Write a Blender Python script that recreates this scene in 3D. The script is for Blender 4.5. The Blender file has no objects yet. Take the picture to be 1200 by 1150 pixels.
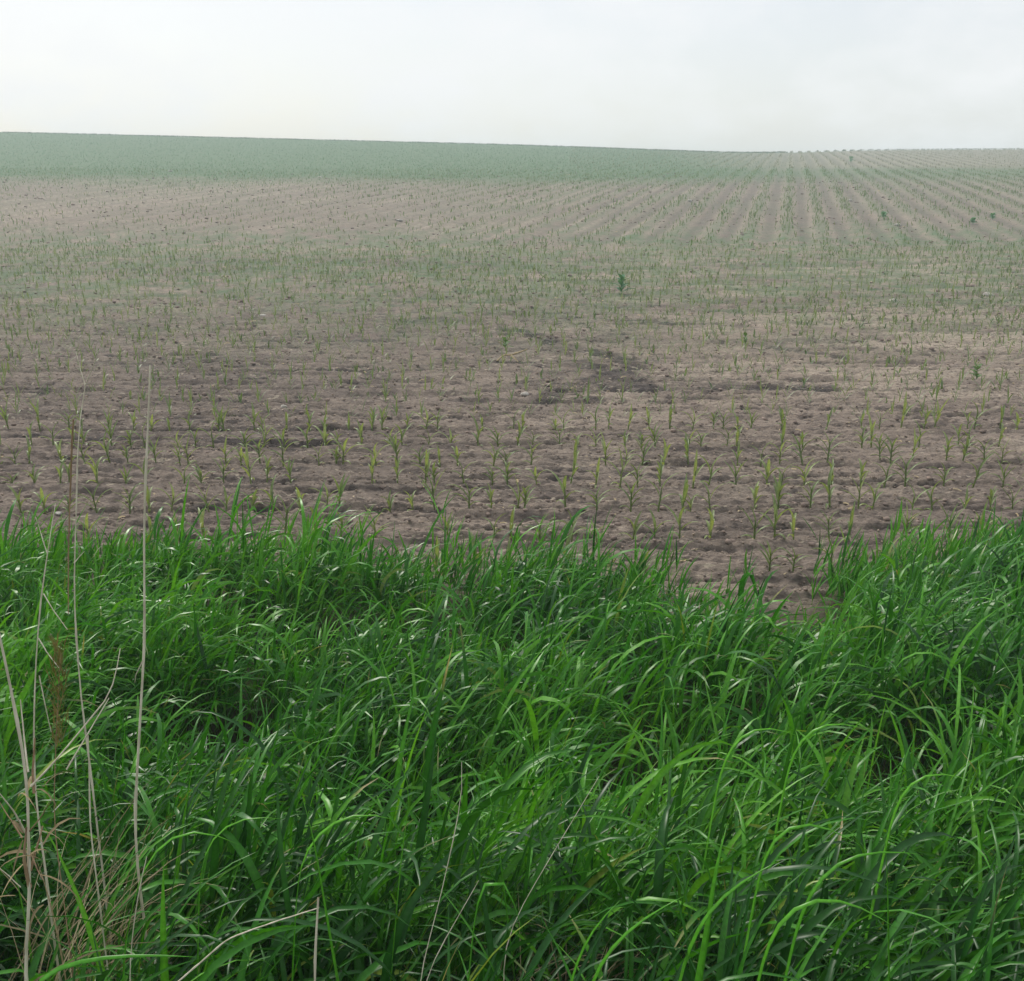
import bpy, math, random
import numpy as np
from mathutils import Vector

R = math.radians
rng = np.random.default_rng(11)
random.seed(11)
scene = bpy.context.scene
C = scene.collection

# ------------------------------------------------------------------ camera
CAM_Z, PITCH, FPX = 2.6, math.atan(360.0 / 1287.0), 1287.0
cam_d = bpy.data.cameras.new('camera')
cam = bpy.data.objects.new('camera', cam_d)
C.objects.link(cam)
cam.location = (0, 0, CAM_Z)
cam.rotation_euler = (math.pi / 2 - PITCH, 0, 0)
cam_d.sensor_fit = 'HORIZONTAL'
cam_d.sensor_width = 36.0
cam_d.lens = 36.0 * FPX / 1200.0
cam_d.clip_start = 0.05
cam_d.clip_end = 3000
scene.camera = cam

# ------------------------------------------------------------------ world
SUN_EL, SUN_AZ = R(44), R(-32)          # azimuth measured from +Y towards +X
w = bpy.data.worlds.new('World')
scene.world = w
w.use_nodes = True
nt = w.node_tree
nt.nodes.clear()
N, L = nt.nodes.new, nt.links.new
out = N('ShaderNodeOutputWorld')
bg = N('ShaderNodeBackground')
bg.inputs['Strength'].default_value = 0.1
sky = N('ShaderNodeTexSky')
sky.sky_type = 'NISHITA'
sky.sun_disc = False
sky.sun_elevation = SUN_EL
sky.sun_rotation = SUN_AZ
sky.air_density = 1.0
sky.dust_density = 2.0
tc = N('ShaderNodeTexCoord')
sep = N('ShaderNodeSeparateXYZ')
L(tc.outputs['Generated'], sep.inputs[0])
ad = N('ShaderNodeMath'); ad.operation = 'MAXIMUM'; ad.inputs[1].default_value = 0.0
L(sep.outputs['Z'], ad.inputs[0])
ad2 = N('ShaderNodeMath'); ad2.operation = 'ADD'; ad2.inputs[1].default_value = 0.45
L(ad.outputs[0], ad2.inputs[0])
dx = N('ShaderNodeMath'); dx.operation = 'DIVIDE'
dy = N('ShaderNodeMath'); dy.operation = 'DIVIDE'
L(sep.outputs['X'], dx.inputs[0]); L(ad2.outputs[0], dx.inputs[1])
L(sep.outputs['Y'], dy.inputs[0]); L(ad2.outputs[0], dy.inputs[1])
cmb = N('ShaderNodeCombineXYZ')
L(dx.outputs[0], cmb.inputs[0]); L(dy.outputs[0], cmb.inputs[1])
noi = N('ShaderNodeTexNoise')
noi.inputs['Scale'].default_value = 3.6
noi.inputs['Detail'].default_value = 7
noi.inputs['Roughness'].default_value = 0.55
L(cmb.outputs[0], noi.inputs['Vector'])
mr = N('ShaderNodeMapRange')
mr.inputs['From Min'].default_value = 0.40
mr.inputs['From Max'].default_value = 0.72
mr.inputs['To Min'].default_value = 0.62
mr.inputs['To Max'].default_value = 1.0
L(noi.outputs['Fac'], mr.inputs['Value'])
mx = N('ShaderNodeMix'); mx.data_type = 'RGBA'
L(mr.outputs['Result'], mx.inputs['Factor'])
L(sky.outputs['Color'], mx.inputs['A'])
mx.inputs['B'].default_value = (8.35, 8.4, 8.5, 1)      # bright cloud veil (times strength 0.1)
L(mx.outputs['Result'], bg.inputs['Color'])
L(bg.outputs[0], out.inputs['Surface'])

# ------------------------------------------------------------------ sun (veiled)
sd = bpy.data.lights.new('sun', 'SUN')
sd.energy = 2.5
sd.angle = R(16)
sd.color = (1.0, 0.95, 0.87)
sun = bpy.data.objects.new('sun', sd)
C.objects.link(sun)
sv = Vector((math.sin(SUN_AZ) * math.cos(SUN_EL), math.cos(SUN_AZ) * math.cos(SUN_EL), math.sin(SUN_EL)))
sun.rotation_euler = sv.to_track_quat('Z', 'Y').to_euler()
sun.location = sv * 50

vs = scene.view_settings
vs.view_transform = 'Standard'
vs.look = 'None'
vs.gamma = 1.0
vs.exposure = 0.26
vs.use_curve_mapping = False
scene.cycles.volume_bounces = 1
scene.cycles.max_bounces = 8
scene.cycles.diffuse_bounces = 2
scene.cycles.glossy_bounces = 2
scene.cycles.transmission_bounces = 4

# ------------------------------------------------------------------ helpers
SP, CP = math.sin(PITCH), math.cos(PITCH)


def at(px, py, Y):
    """a point of the place at forward distance Y in the direction of a spot of the photograph"""
    u, v = (px - 600.0) / FPX, (py - 575.0) / FPX
    d = np.array([u, CP - v * SP, -SP - v * CP])
    return np.array([0, 0, CAM_Z]) + d * (Y / d[1])


def project(P):
    P = np.asarray(P, float)
    x, y, z = P[..., 0], P[..., 1], P[..., 2] - CAM_Z
    dep = y * CP - z * SP
    up = y * SP + z * CP
    return 600 + FPX * x / dep, 575 - FPX * up / dep, dep


def hash2(ix, iy, seed):
    h = (ix.astype(np.int64) * 374761393 + iy.astype(np.int64) * 668265263 + seed * 974634777) & 0xFFFFFFFF
    h = ((h ^ (h >> 13)) * 1274126177) & 0xFFFFFFFF
    h = (h ^ (h >> 16)) & 0xFFFFFF
    return h / float(0xFFFFFF)


def vnoise(x, y, seed=0):
    x = np.asarray(x, float); y = np.asarray(y, float)
    ix, iy = np.floor(x), np.floor(y)
    fx, fy = x - ix, y - iy
    fx = fx * fx * fx * (fx * (fx * 6 - 15) + 10); fy = fy * fy * fy * (fy * (fy * 6 - 15) + 10)
    a = hash2(ix, iy, seed); b = hash2(ix + 1, iy, seed)
    c = hash2(ix, iy + 1, seed); d = hash2(ix + 1, iy + 1, seed)
    return (a + (b - a) * fx) * (1 - fy) + (c + (d - c) * fx) * fy


def fbm(x, y, octaves=4, seed=0, gain=0.5):
    s, a, t = 0.0, 1.0, 0.0
    for k in range(octaves):
        s = s + a * vnoise(x * 2 ** k + 17.3 * k, y * 2 ** k - 9.1 * k, seed + k)
        t += a
        a *= gain
    return s / t


def smooth(a, b, x):
    t = np.clip((np.asarray(x, float) - a) / (b - a), 0, 1)
    return t * t * (3 - 2 * t)


def mesh_np(name, V, F, mat=None, cols=None, shade_smooth=True, attrs=None):
    """one mesh from arrays; F is (n,4) or (n,3)"""
    V = np.asarray(V, np.float32); F = np.asarray(F, np.int32)
    k = F.shape[1]
    me = bpy.data.meshes.new(name)
    me.vertices.add(len(V)); me.vertices.foreach_set('co', V.ravel())
    me.loops.add(F.size); me.loops.foreach_set('vertex_index', F.ravel())
    me.polygons.add(len(F))
    me.polygons.foreach_set('loop_start', np.arange(0, F.size, k, dtype=np.int32))
    if shade_smooth:
        me.polygons.foreach_set('use_smooth', np.ones(len(F), bool))
    if cols is not None:
        ca = me.color_attributes.new('tint', 'FLOAT_COLOR', 'POINT')
        c4 = np.ones((len(V), 4), np.float32); c4[:, :3] = cols
        ca.data.foreach_set('color', c4.ravel())
    for an, av in (attrs or {}).items():
        a = me.attributes.new(an, 'FLOAT', 'POINT')
        a.data.foreach_set('value', np.asarray(av, np.float32))
    me.update(calc_edges=True)
    if mat:
        me.materials.append(mat)
    return me


def link(name, data=None, parent=None, label=None, cat=None, group=None, kind=None, loc=None, rot=None):
    o = bpy.data.objects.new(name, data)
    C.objects.link(o)
    if parent: o.parent = parent
    if label: o['label'] = label
    if cat: o['category'] = cat
    if group: o['group'] = group
    if kind: o['kind'] = kind
    if loc is not None: o.location = [float(v) for v in loc]
    if rot is not None: o.rotation_euler = rot
    return o


def ribbons(P, S, W, fold=None):
    """P (n,k,3) centre lines, S (n,k,3) unit side vectors, W (n,k) half widths. fold: 3 across, edges lifted"""
    n, k = P.shape[:2]
    if fold is None:
        V = np.stack([P - S * W[..., None], P + S * W[..., None]], 2)
        m = 2
    else:
        V = np.stack([P - S * W[..., None] + fold, P, P + S * W[..., None] + fold], 2)
        m = 3
    V = V.reshape(-1, 3)
    base = (np.arange(n) * k * m)[:, None, None]
    seg = (np.arange(k - 1) * m)[None, :, None]
    ac = np.arange(m - 1)[None, None, :]
    a = base + seg + ac
    F = np.stack([a, a + 1, a + 1 + m, a + m], -1).reshape(-1, 4)
    return V, F, k * m


def tube(path, radii, sides=6, cap=True):
    path = np.asarray(path, float); radii = np.asarray(radii, float)
    n = len(path)
    T = np.gradient(path, axis=0)
    T /= np.linalg.norm(T, axis=1)[:, None] + 1e-9
    ref = np.array([0.31, 0.95, 0.02])
    A = np.cross(T, ref); A /= np.linalg.norm(A, axis=1)[:, None] + 1e-9
    B = np.cross(T, A)
    ang = np.linspace(0, 2 * math.pi, sides, endpoint=False)
    V = path[:, None, :] + radii[:, None, None] * (np.cos(ang)[None, :, None] * A[:, None, :] + np.sin(ang)[None, :, None] * B[:, None, :])
    V = V.reshape(-1, 3)
    F = []
    for i in range(n - 1):
        for j in range(sides):
            j2 = (j + 1) % sides
            F.append((i * sides + j, i * sides + j2, (i + 1) * sides + j2, (i + 1) * sides + j))
    return V, np.array(F)


def resample(pts, n):
    """rounded curve along the points, even spacing"""
    p = np.asarray(pts, float)
    d = np.r_[0, np.cumsum(np.linalg.norm(np.diff(p, axis=0), axis=1))]
    q = np.stack([np.interp(np.linspace(0, d[-1], 140), d, p[:, k]) for k in range(3)], 1)
    for _ in range(70):
        q[1:-1] = 0.25 * q[:-2] + 0.5 * q[1:-1] + 0.25 * q[2:]
    d = np.r_[0, np.cumsum(np.linalg.norm(np.diff(q, axis=0), axis=1))]
    return np.stack([np.interp(np.linspace(0, d[-1], n), d, q[:, k]) for k in range(3)], 1)


def join(parts):
    V, F, off = [], [], 0
    for v, f in parts:
        V.append(v); F.append(f + off); off += len(v)
    return np.concatenate(V), np.concatenate(F)


# ------------------------------------------------------------------ materials
def new_mat(name):
    m = bpy.data.materials.new(name)
    m.use_nodes = True
    t = m.node_tree
    t.nodes.clear()
    o = t.nodes.new('ShaderNodeOutputMaterial')
    return m, t, o


def leaf_mat(name, rough=0.42, trans=0.3, spec=0.5, tcol=(1.25, 1.2, 0.5), grain=90.0):
    m, t, o = new_mat(name)
    n, l = t.nodes.new, t.links.new
    at_ = n('ShaderNodeAttribute'); at_.attribute_name = 'tint'
    tcn = n('ShaderNodeTexCoord')
    no = n('ShaderNodeTexNoise'); no.inputs['Scale'].default_value = grain; no.inputs['Detail'].default_value = 3
    l(tcn.outputs['Object'], no.inputs['Vector'])
    mrr = n('ShaderNodeMapRange'); mrr.inputs['From Min'].default_value = 0.3; mrr.inputs['From Max'].default_value = 0.7
    mrr.inputs['To Min'].default_value = 0.78; mrr.inputs['To Max'].default_value = 1.2
    l(no.outputs['Fac'], mrr.inputs['Value'])
    mul = n('ShaderNodeVectorMath'); mul.operation = 'SCALE'
    l(at_.outputs['Color'], mul.inputs[0]); l(mrr.outputs['Result'], mul.inputs['Scale'])
    p = n('ShaderNodeBsdfPrincipled')
    p.inputs['Roughness'].default_value = rough
    p.inputs['Specular IOR Level'].default_value = spec
    l(mul.outputs[0], p.inputs['Base Color'])
    tr = n('ShaderNodeBsdfTranslucent')
    m2 = n('ShaderNodeVectorMath'); m2.operation = 'MULTIPLY'; m2.inputs[1].default_value = tcol
    l(mul.outputs[0], m2.inputs[0]); l(m2.outputs[0], tr.inputs['Color'])
    mix = n('ShaderNodeMixShader'); mix.inputs[0].default_value = trans
    l(p.outputs[0], mix.inputs[1]); l(tr.outputs[0], mix.inputs[2])
    l(mix.outputs[0], o.inputs['Surface'])
    return m


def soil_mat():
    m, t, o = new_mat('field_soil')
    n, l = t.nodes.new, t.links.new
    tcn = n('ShaderNodeTexCoord')

    def attr(nm):
        a = n('ShaderNodeAttribute'); a.attribute_name = nm
        return a.outputs['Fac']

    def noise(scale, detail=4, rough=0.55, stretch=(1, 1, 1)):
        mp = n('ShaderNodeMapping'); mp.inputs['Scale'].default_value = stretch
        l(tcn.outputs['Object'], mp.inputs['Vector'])
        q = n('ShaderNodeTexNoise'); q.inputs['Scale'].default_value = scale
        q.inputs['Detail'].default_value = detail; q.inputs['Roughness'].default_value = rough
        l(mp.outputs[0], q.inputs['Vector'])
        return q.outputs['Fac']

    def rng_(v, a, b, c=0.0, d=1.0):
        q = n('ShaderNodeMapRange')
        for k, x in zip(('From Min', 'From Max', 'To Min', 'To Max'), (a, b, c, d)):
            q.inputs[k].default_value = x
        l(v, q.inputs['Value'])
        return q.outputs['Result']

    def mixc(f, a, b):
        q = n('ShaderNodeMix'); q.data_type = 'RGBA'
        l(f, q.inputs['Factor'])
        for s, v in (('A', a), ('B', b)):
            if isinstance(v, tuple): q.inputs[s].default_value = v + (1,)
            else: l(v, q.inputs[s])
        return q.outputs['Result']

    def mth(op, a, b):
        q = n('ShaderNodeMath'); q.operation = op; q.use_clamp = True
        for i, v in enumerate((a, b)):
            if isinstance(v, (int, float)): q.inputs[i].default_value = v
            else: l(v, q.inputs[i])
        return q.outputs[0]

    big = rng_(noise(0.35, 4), 0.35, 0.65)
    mid = rng_(noise(3.0, 5, 0.6, (0.45, 1, 1)), 0.36, 0.66)
    fine = rng_(noise(38.0, 5, 0.65), 0.33, 0.7)
    dry = mixc(mid, (0.305, 0.250, 0.198), (0.435, 0.358, 0.285))
    dry = mixc(mth('MULTIPLY', big, 0.5), dry, (0.27, 0.215, 0.185))
    dry = mixc(mth('MULTIPLY', attr('pale'), 0.9), dry, (0.52, 0.435, 0.345))
    dry = mixc(mth('MULTIPLY', fine, 0.6), dry, (0.19, 0.150, 0.130))
    pit = rng_(noise(20.0, 4, 0.6, (0.55, 1.3, 1)), 0.56, 0.61)
    pit2 = rng_(noise(7.0, 4, 0.6, (0.6, 1.2, 1)), 0.56, 0.62)
    pit3 = rng_(noise(1.7, 5, 0.65, (0.8, 1.0, 1)), 0.52, 0.68)
    dry = mixc(mth('MULTIPLY', pit, 0.55), dry, (0.095, 0.077, 0.07))
    dry = mixc(mth('MULTIPLY', pit2, 0.55), dry, (0.12, 0.097, 0.088))
    dry = mixc(mth('MULTIPLY', pit3, 0.40), dry, (0.15, 0.125, 0.112))
    wet_shade = mixc(fine, (0.085, 0.068, 0.063), (0.038, 0.032, 0.031))  # damp soil; shadow in rills and cracks is also put into this dark colour
    wet_shade_n = rng_(noise(6.0, 5, 0.7, (0.6, 1.5, 1)), 0.36, 0.58, 0.68, 1.1)
    wet_shade_f = mth('ADD', mth('MULTIPLY', attr('wet_shade'), wet_shade_n), mth('MULTIPLY', mth('SUBTRACT', mid, 0.45), 0.25))
    col = mixc(wet_shade_f, dry, wet_shade)
    # pale straw and dust flecks
    fleck = rng_(noise(14.0, 2, 0.5, (0.5, 1.4, 1)), 0.665, 0.70)
    col = mixc(mth('MULTIPLY', fleck, 0.6), col, (0.46, 0.40, 0.31))
    # far weedy / crop cover
    gn = mth('MULTIPLY', attr('green'), rng_(noise(3.2, 6, 0.75, (1.0, 0.6, 1)), 0.34, 0.60, 0.42, 1.0))
    col = mixc(gn, col, (0.070, 0.160, 0.068))
    # verge: humus and thatch under the grass
    col = mixc(attr('verge'), col, mixc(fine, (0.030, 0.036, 0.016), (0.065, 0.068, 0.030)))
    p = n('ShaderNodeBsdfPrincipled')
    p.inputs['Specular IOR Level'].default_value = 0.12
    rr = rng_(attr('wet_shade'), 0, 1, 0.95, 0.75)
    l(rr, p.inputs['Roughness'])
    l(col, p.inputs['Base Color'])
    bmp = n('ShaderNodeBump'); bmp.inputs['Strength'].default_value = 0.9; bmp.inputs['Distance'].default_value = 0.03
    l(noise(34.0, 6, 0.75), bmp.inputs['Height'])
    l(bmp.outputs[0], p.inputs['Normal'])
    l(p.outputs[0], o.inputs['Surface'])
    return m


def plain_mat(name, c1, c2, scale=20.0, rough=0.85, bump=0.3, stretch=(1, 1, 1)):
    m, t, o = new_mat(name)
    n, l = t.nodes.new, t.links.new
    tcn = n('ShaderNodeTexCoord')
    mp = n('ShaderNodeMapping'); mp.inputs['Scale'].default_value = stretch
    l(tcn.outputs['Object'], mp.inputs['Vector'])
    no = n('ShaderNodeTexNoise'); no.inputs['Scale'].default_value = scale; no.inputs['Detail'].default_value = 5
    l(mp.outputs[0], no.inputs['Vector'])
    cr = n('ShaderNodeValToRGB')
    cr.color_ramp.elements[0].position = 0.32; cr.color_ramp.elements[0].color = c1 + (1,)
    cr.color_ramp.elements[1].position = 0.68; cr.color_ramp.elements[1].color = c2 + (1,)
    l(no.outputs['Fac'], cr.inputs[0])
    p = n('ShaderNodeBsdfPrincipled'); p.inputs['Roughness'].default_value = rough
    p.inputs['Specular IOR Level'].default_value = 0.2
    l(cr.outputs[0], p.inputs['Base Color'])
    b = n('ShaderNodeBump'); b.inputs['Strength'].default_value = bump; b.inputs['Distance'].default_value = 0.004
    l(no.outputs['Fac'], b.inputs['Height']); l(b.outputs[0], p.inputs['Normal'])
    l(p.outputs[0], o.inputs['Surface'])
    return m


M_SOIL = soil_mat()
M_GRASS = leaf_mat('grass_blade', rough=0.34, trans=0.26, spec=0.26, tcol=(1.5, 1.35, 0.5))
M_CORN = leaf_mat('maize_leaf', rough=0.45, trans=0.35, spec=0.4, grain=40)
M_FAR = leaf_mat('far_crop_leaf', rough=0.6, trans=0.3, spec=0.2, grain=6)
M_STRAW = plain_mat('dry_stalk', (0.46, 0.42, 0.31), (0.74, 0.69, 0.55), 14, 0.7, 0.3, (6, 6, 1))
M_TAN = plain_mat('old_maize_residue', (0.26, 0.20, 0.11), (0.44, 0.36, 0.22), 30, 0.85, 0.4)
M_BROWN = plain_mat('brown_stalk', (0.20, 0.13, 0.075), (0.40, 0.28, 0.17), 16, 0.8, 0.4, (5, 5, 1))
M_SEED = leaf_mat('seed_head', rough=0.8, trans=0.25, spec=0.1, tcol=(1.1, 1.0, 0.7))
M_CLOD = plain_mat('soil_clod', (0.13, 0.10, 0.088), (0.31, 0.24, 0.20), 9, 0.95, 0.6)
M_CRUMB = plain_mat('soil_crumb', (0.13, 0.10, 0.08), (0.40, 0.32, 0.25), 3.0, 0.95, 0.3)
M_STONE = plain_mat('pale_stone', (0.28, 0.26, 0.23), (0.50, 0.47, 0.42), 12, 0.8, 0.4)
M_FSTONE = plain_mat('mossy_stone', (0.22, 0.24, 0.19), (0.50, 0.50, 0.44), 16, 0.85, 0.5)

# ------------------------------------------------------------------ terrain
ROW_DIR = 0.243                         # the long rows run away, X grows by this per metre of Y
ROW_GAP = 1.52
RN = 1 / math.sqrt(1 + ROW_DIR ** 2)
HEAD_GAP, HEAD_Y0, HEAD_Y1 = 0.76, 7.10, 41.0

_ty = np.arange(-80, 480, 0.05)


def _gauss(a, sig):
    k = int(sig / 0.05 * 3)
    g = np.exp(-0.5 * (np.arange(-k, k + 1) * 0.05 / sig) ** 2); g /= g.sum()
    return np.convolve(np.pad(a, k, mode='edge'), g, 'valid')


_near = np.interp(_ty, [-80, 0, 1.0, 1.8, 2.5, 3.3, 4.3, 5.5, 6.8, 480], [0.62, 0.58, 0.46, 0.31, 0.17, 0.07, 0.0, -0.02, 0, 0])
_far = np.interp(_ty, [0, 30, 42, 63, 85, 100, 112, 480], [0, 0.04, 0.25, 1.42, 2.72, 3.35, 3.65, 3.65])
_rise = np.interp(_ty, [0, 100, 118, 205, 212, 480], [0, 0.0, 0.09, 1.0, 1.0, 0.35])
_near = _gauss(_near, 0.35)
_far = _gauss(_far, 4.0)
_rise = _gauss(_rise, 6.0); _rise /= _rise.max()
_cx = np.arange(-700, 700, 1.0)
_cz = np.interp(_cx, [-700, -300, -94, -47, 0, 30, 42, 50, 63, 94, 200, 700], [11.9, 11.9, 11.4, 10.3, 9.2, 8.2, 7.75, 7.85, 8.3, 8.5, 8.9, 10])
_k = np.exp(-0.5 * (np.arange(-18, 19) / 6.0) ** 2); _k /= _k.sum()
_cz = np.convolve(np.pad(_cz, 18, mode='edge'), _k, 'valid')


def macro(X, Y):
    X = np.asarray(X, float); Y = np.asarray(Y, float)
    z = np.interp(Y, _ty, _near) + np.interp(Y, _ty, _far)
    xs = X * np.clip(210.0 / np.maximum(Y, 100), 0.6, 2.0)
    z = z + np.interp(Y, _ty, _rise) * (np.interp(xs, _cx, _cz) - 3.65)
    z = z + smooth(46, 70, Y) * (1 - smooth(150, 190, Y)) * 0.22 * (fbm(X / 26, Y / 30, 2, 5) - 0.5)
    return z


def ground_px(px, py):
    """where a spot of the field lies (flat near field)"""
    lo, hi = 5.0, 44.0
    for _ in range(50):
        m = 0.5 * (lo + hi)
        p = at(px, py, m)
        if p[2] > float(macro(p[0], p[1])): lo = m
        else: hi = m
    return at(px, py, 0.5 * (lo + hi))[:2]


# rills and washed crust edges (photograph: the dark broken lines across the near field)
RILLS = [
    ([(590, 386), (625, 392), (650, 404), (700, 413), (735, 424), (748, 434), (700, 444), (655, 458), (640, 472)], 0.17, 0.06, 1.0),
    ([(690, 430), (725, 440), (745, 452)], 0.22, 0.03, 0.9),
    ([(622, 449), (680, 452), (735, 456), (800, 457), (880, 456), (962, 457)], 0.22, 0.09, 1.0),
    ([(640, 470), (670, 478), (690, 470)], 0.2, 0.03, 0.8),
    ([(236, 514), (290, 519), (340, 521), (395, 522)], 0.10, 0.07, 1.0),
    ([(0, 515), (60, 513), (110, 516), (172, 517)], 0.09, 0.07, 1.0),
    ([(735, 554), (800, 561), (860, 564), (932, 566)], 0.09, 0.05, 0.9),
    ([(380, 436), (425, 437)], 0.12, 0.06, 1.0),
    ([(500, 421), (560, 423), (620, 424)], 0.11, 0.05, 0.9),
    ([(755, 377), (785, 380)], 0.16, 0.06, 1.0),
    ([(890, 404), (930, 412), (1000, 422)], 0.13, 0.05, 0.8),
    ([(70, 540), (140, 543)], 0.05, 0.05, 0.8),
    ([(840, 602), (905, 606), (965, 605)], 0.045, 0.045, 0.8),
    ([(250, 560), (330, 566), (372, 562)], 0.06, 0.05, 0.8),
    ([(1060, 483), (1200, 480)], 0.06, 0.04, 0.7),
    ([(430, 596), (520, 601)], 0.045, 0.045, 0.8),
]
RILLS = [(np.array([ground_px(*p) for p in pts]), wd, dp, wt) for pts, wd, dp, wt in RILLS]


def rill_field(X, Y):
    dep = np.zeros_like(X); wet_shade = np.zeros_like(X)
    jx = X + 0.10 * (fbm(X * 2.2, Y * 2.2, 3, 71) - 0.5); jy = Y + 0.22 * (fbm(X * 1.7, Y * 1.7, 4, 72) - 0.5)
    for P, wd, dp, wt in RILLS:
        m = (X > P[:, 0].min() - 1.2) & (X < P[:, 0].max() + 1.2) & (Y > P[:, 1].min() - 1.2) & (Y < P[:, 1].max() + 1.2)
        if not m.any(): continue
        x, y = jx[m], jy[m]
        best = np.full(x.shape, 9.0)
        for a, b in zip(P[:-1], P[1:]):
            ab = b - a
            t = np.clip(((x - a[0]) * ab[0] + (y - a[1]) * ab[1]) / (ab @ ab), 0, 1)
            best = np.minimum(best, np.hypot(x - a[0] - t * ab[0], y - a[1] - t * ab[1]))
        g = np.exp(-(best / wd) ** 2)
        br = smooth(0.25, 0.5, fbm(X[m] * 1.3, Y[m] * 1.3, 3, 73))
        dep[m] = np.maximum(dep[m], 0.38 * dp * g * (0.35 + 0.65 * br))
        wet_shade[m] = np.maximum(wet_shade[m], wt * np.exp(-(best / (wd * 1.3)) ** 6) * (0.55 + 0.45 * br))  # damp bed, with the shadow of the rill painted in
    return dep, wet_shade


def edge_y(X):
    """far edge of the grass strip"""
    X = np.asarray(X, float)
    e = np.interp(X, [-9, -3.2, -1.2, -0.2, 0.55, 0.95, 1.35, 1.75, 2.1, 2.6, 3.4, 9], [6.9, 6.8, 7.1, 6.75, 6.65, 6.3, 6.15, 6.4, 6.7, 6.9, 7.3, 7.25])
    return e + 0.35 * (fbm(X * 1.1, X * 0 + 3.3, 3, 41) - 0.5)


def micro(X, Y):
    """relief, wetness with painted groove shade, green cover, verge cover"""
    shp = X.shape
    fld = smooth(-0.25, 0.35, Y - edge_y(X) + 0.3 * (fbm(X * 4, Y * 4, 3, 43) - 0.5))
    nearf = 1 - smooth(18, 45, Y)
    z = np.zeros(shp); wet_shade = np.zeros(shp)
    # crumbs and crust
    z += fld * 0.040 * (fbm(X * 3.6, Y * 9.0, 4, 1, 0.66) - 0.5) * (0.5 + 0.5 * nearf)
    z += fld * nearf * 0.030 * (vnoise(X * 22, Y * 32, 9) - 0.5)
    # plates running with the sowing rows
    pl = fbm(X * 0.75, Y * 7.5 + 1.2 * fbm(X * 0.8, Y * 0.8, 2, 33), 4, 12, 0.55)
    step = smooth(0.50, 0.545, pl) + 0.6 * smooth(0.60, 0.63, pl)
    head = (1 - smooth(36, 41, Y))
    z += fld * head * 0.022 * step
    crk = (1 - smooth(0.006, 0.028, np.abs(pl - 0.50))) * smooth(0.46, 0.58, fbm(X * 0.9, Y * 2.2, 3, 34))
    z -= fld * head * 0.022 * crk
    wet_shade += fld * head * 0.95 * crk  # darkness inside the cracks is painted, the relief is shallow
    pit = smooth(0.66, 0.80, vnoise(X * 4.5, Y * 22.0, 35)) * smooth(0.35, 0.6, fbm(X * 0.8, Y * 0.8, 2, 36))
    z -= fld * head * 0.014 * pit
    wet_shade += fld * head * 0.45 * pit  # shading of the soil pores painted as dark spots
    # press wheel tracks of the headland rows
    ph = (Y - HEAD_Y0) / HEAD_GAP
    d = np.abs(ph - np.round(ph)) * HEAD_GAP
    brk = smooth(0.42, 0.62, fbm(X * 0.55, np.round(ph) * 3.7, 3, 21))
    z -= fld * head * (0.012 + 0.03 * brk) * np.exp(-(d / 0.05) ** 2)
    z += fld * head * 0.016 * np.exp(-((d - 0.13) / 0.06) ** 2)
    # long rows
    r = (X - ROW_DIR * Y) * RN / ROW_GAP
    fr = np.abs(r - np.round(r))
    mainf = smooth(40, 46, Y)
    z += mainf * 0.05 * np.cos(2 * math.pi * r) * (1 - 0.5 * smooth(100, 140, Y))
    z += mainf * (1 - smooth(110, 150, Y)) * 0.08 * (fbm(X * 1.5, Y * 1.2, 3, 14) - 0.5)
    wet_shade += mainf * (0.08 + 0.40 * smooth(0.26, 0.40, fr) * (1 - smooth(95, 125, Y)) * (0.4 + 0.6 * smooth(0.0, 0.10, X / np.maximum(Y, 1))) )  # darker soil between the rows, furrow shade painted in with it
    wet_shade += mainf * smooth(108, 130, Y) * 0.22 * smooth(0.25, 0.40, fr)
    # slow changes of moisture, damper on the left and in the wash
    slow = fbm(X * 0.22 + 4, Y * 0.30, 3, 51)
    wet_shade += fld * head * (0.10 + 0.55 * (slow - 0.42) + 0.22 * smooth(1.0, -4.5, X - 0.05 * (Y - 8)) * smooth(28, 12, Y))
    wash = np.exp(-(((X - 1.05) / 1.5) ** 2 + ((Y - 14.6) / 1.7) ** 2))
    wet_shade += 0.34 * wash * smooth(0.35, 0.6, fbm(X * 0.9, Y * 1.6, 3, 52))
    wet_shade += fld * head * 0.22 * smooth(0.56, 0.70, fbm(X * 0.45, Y * 1.3, 4, 53))
    wet_shade += head * 0.05 * smooth(15, 26, Y)
    dp, wt = rill_field(X, Y)
    z -= dp * fld
    wet_shade = np.maximum(np.clip(wet_shade, 0, 1), wt * fld)
    # cover
    ang = X / np.maximum(Y, 1.0)
    gl = 1 - smooth(0.08, 0.30, ang + 0.10 * (fbm(X / 30, Y / 30, 2, 61) - 0.5))
    green = 1.25 * smooth(72, 118, Y + 14 * (fbm(X / 12, Y / 12, 3, 98) - 0.5)) * (0.9 * gl + 0.25 * (1 - gl))
    green += 0.4 * np.exp(-((Y - 104) / 12) ** 2) + 0.30 * smooth(46, 60, Y) * (1 - smooth(90, 110, Y)) * fbm(X * 0.3, Y * 0.2, 4, 67) + 0.72 * smooth(13, 30, Y) * (1 - smooth(43, 56, Y)) * smooth(0.2, 0.75, fbm(X * 1.6, Y * 1.0, 4, 62, 0.7))
    green += mainf * 0.30 * (1 - smooth(0.10, 0.22, fr)) * (0.4 + 0.9 * fbm(X * 0.4, Y * 0.2, 3, 66)) * (1 - smooth(110, 130, Y)) * smooth(-0.15, 0.15, ang)
    verge = 1 - fld
    pr = hash2(np.round(r), np.round(r) * 0 + 3, 7)
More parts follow.
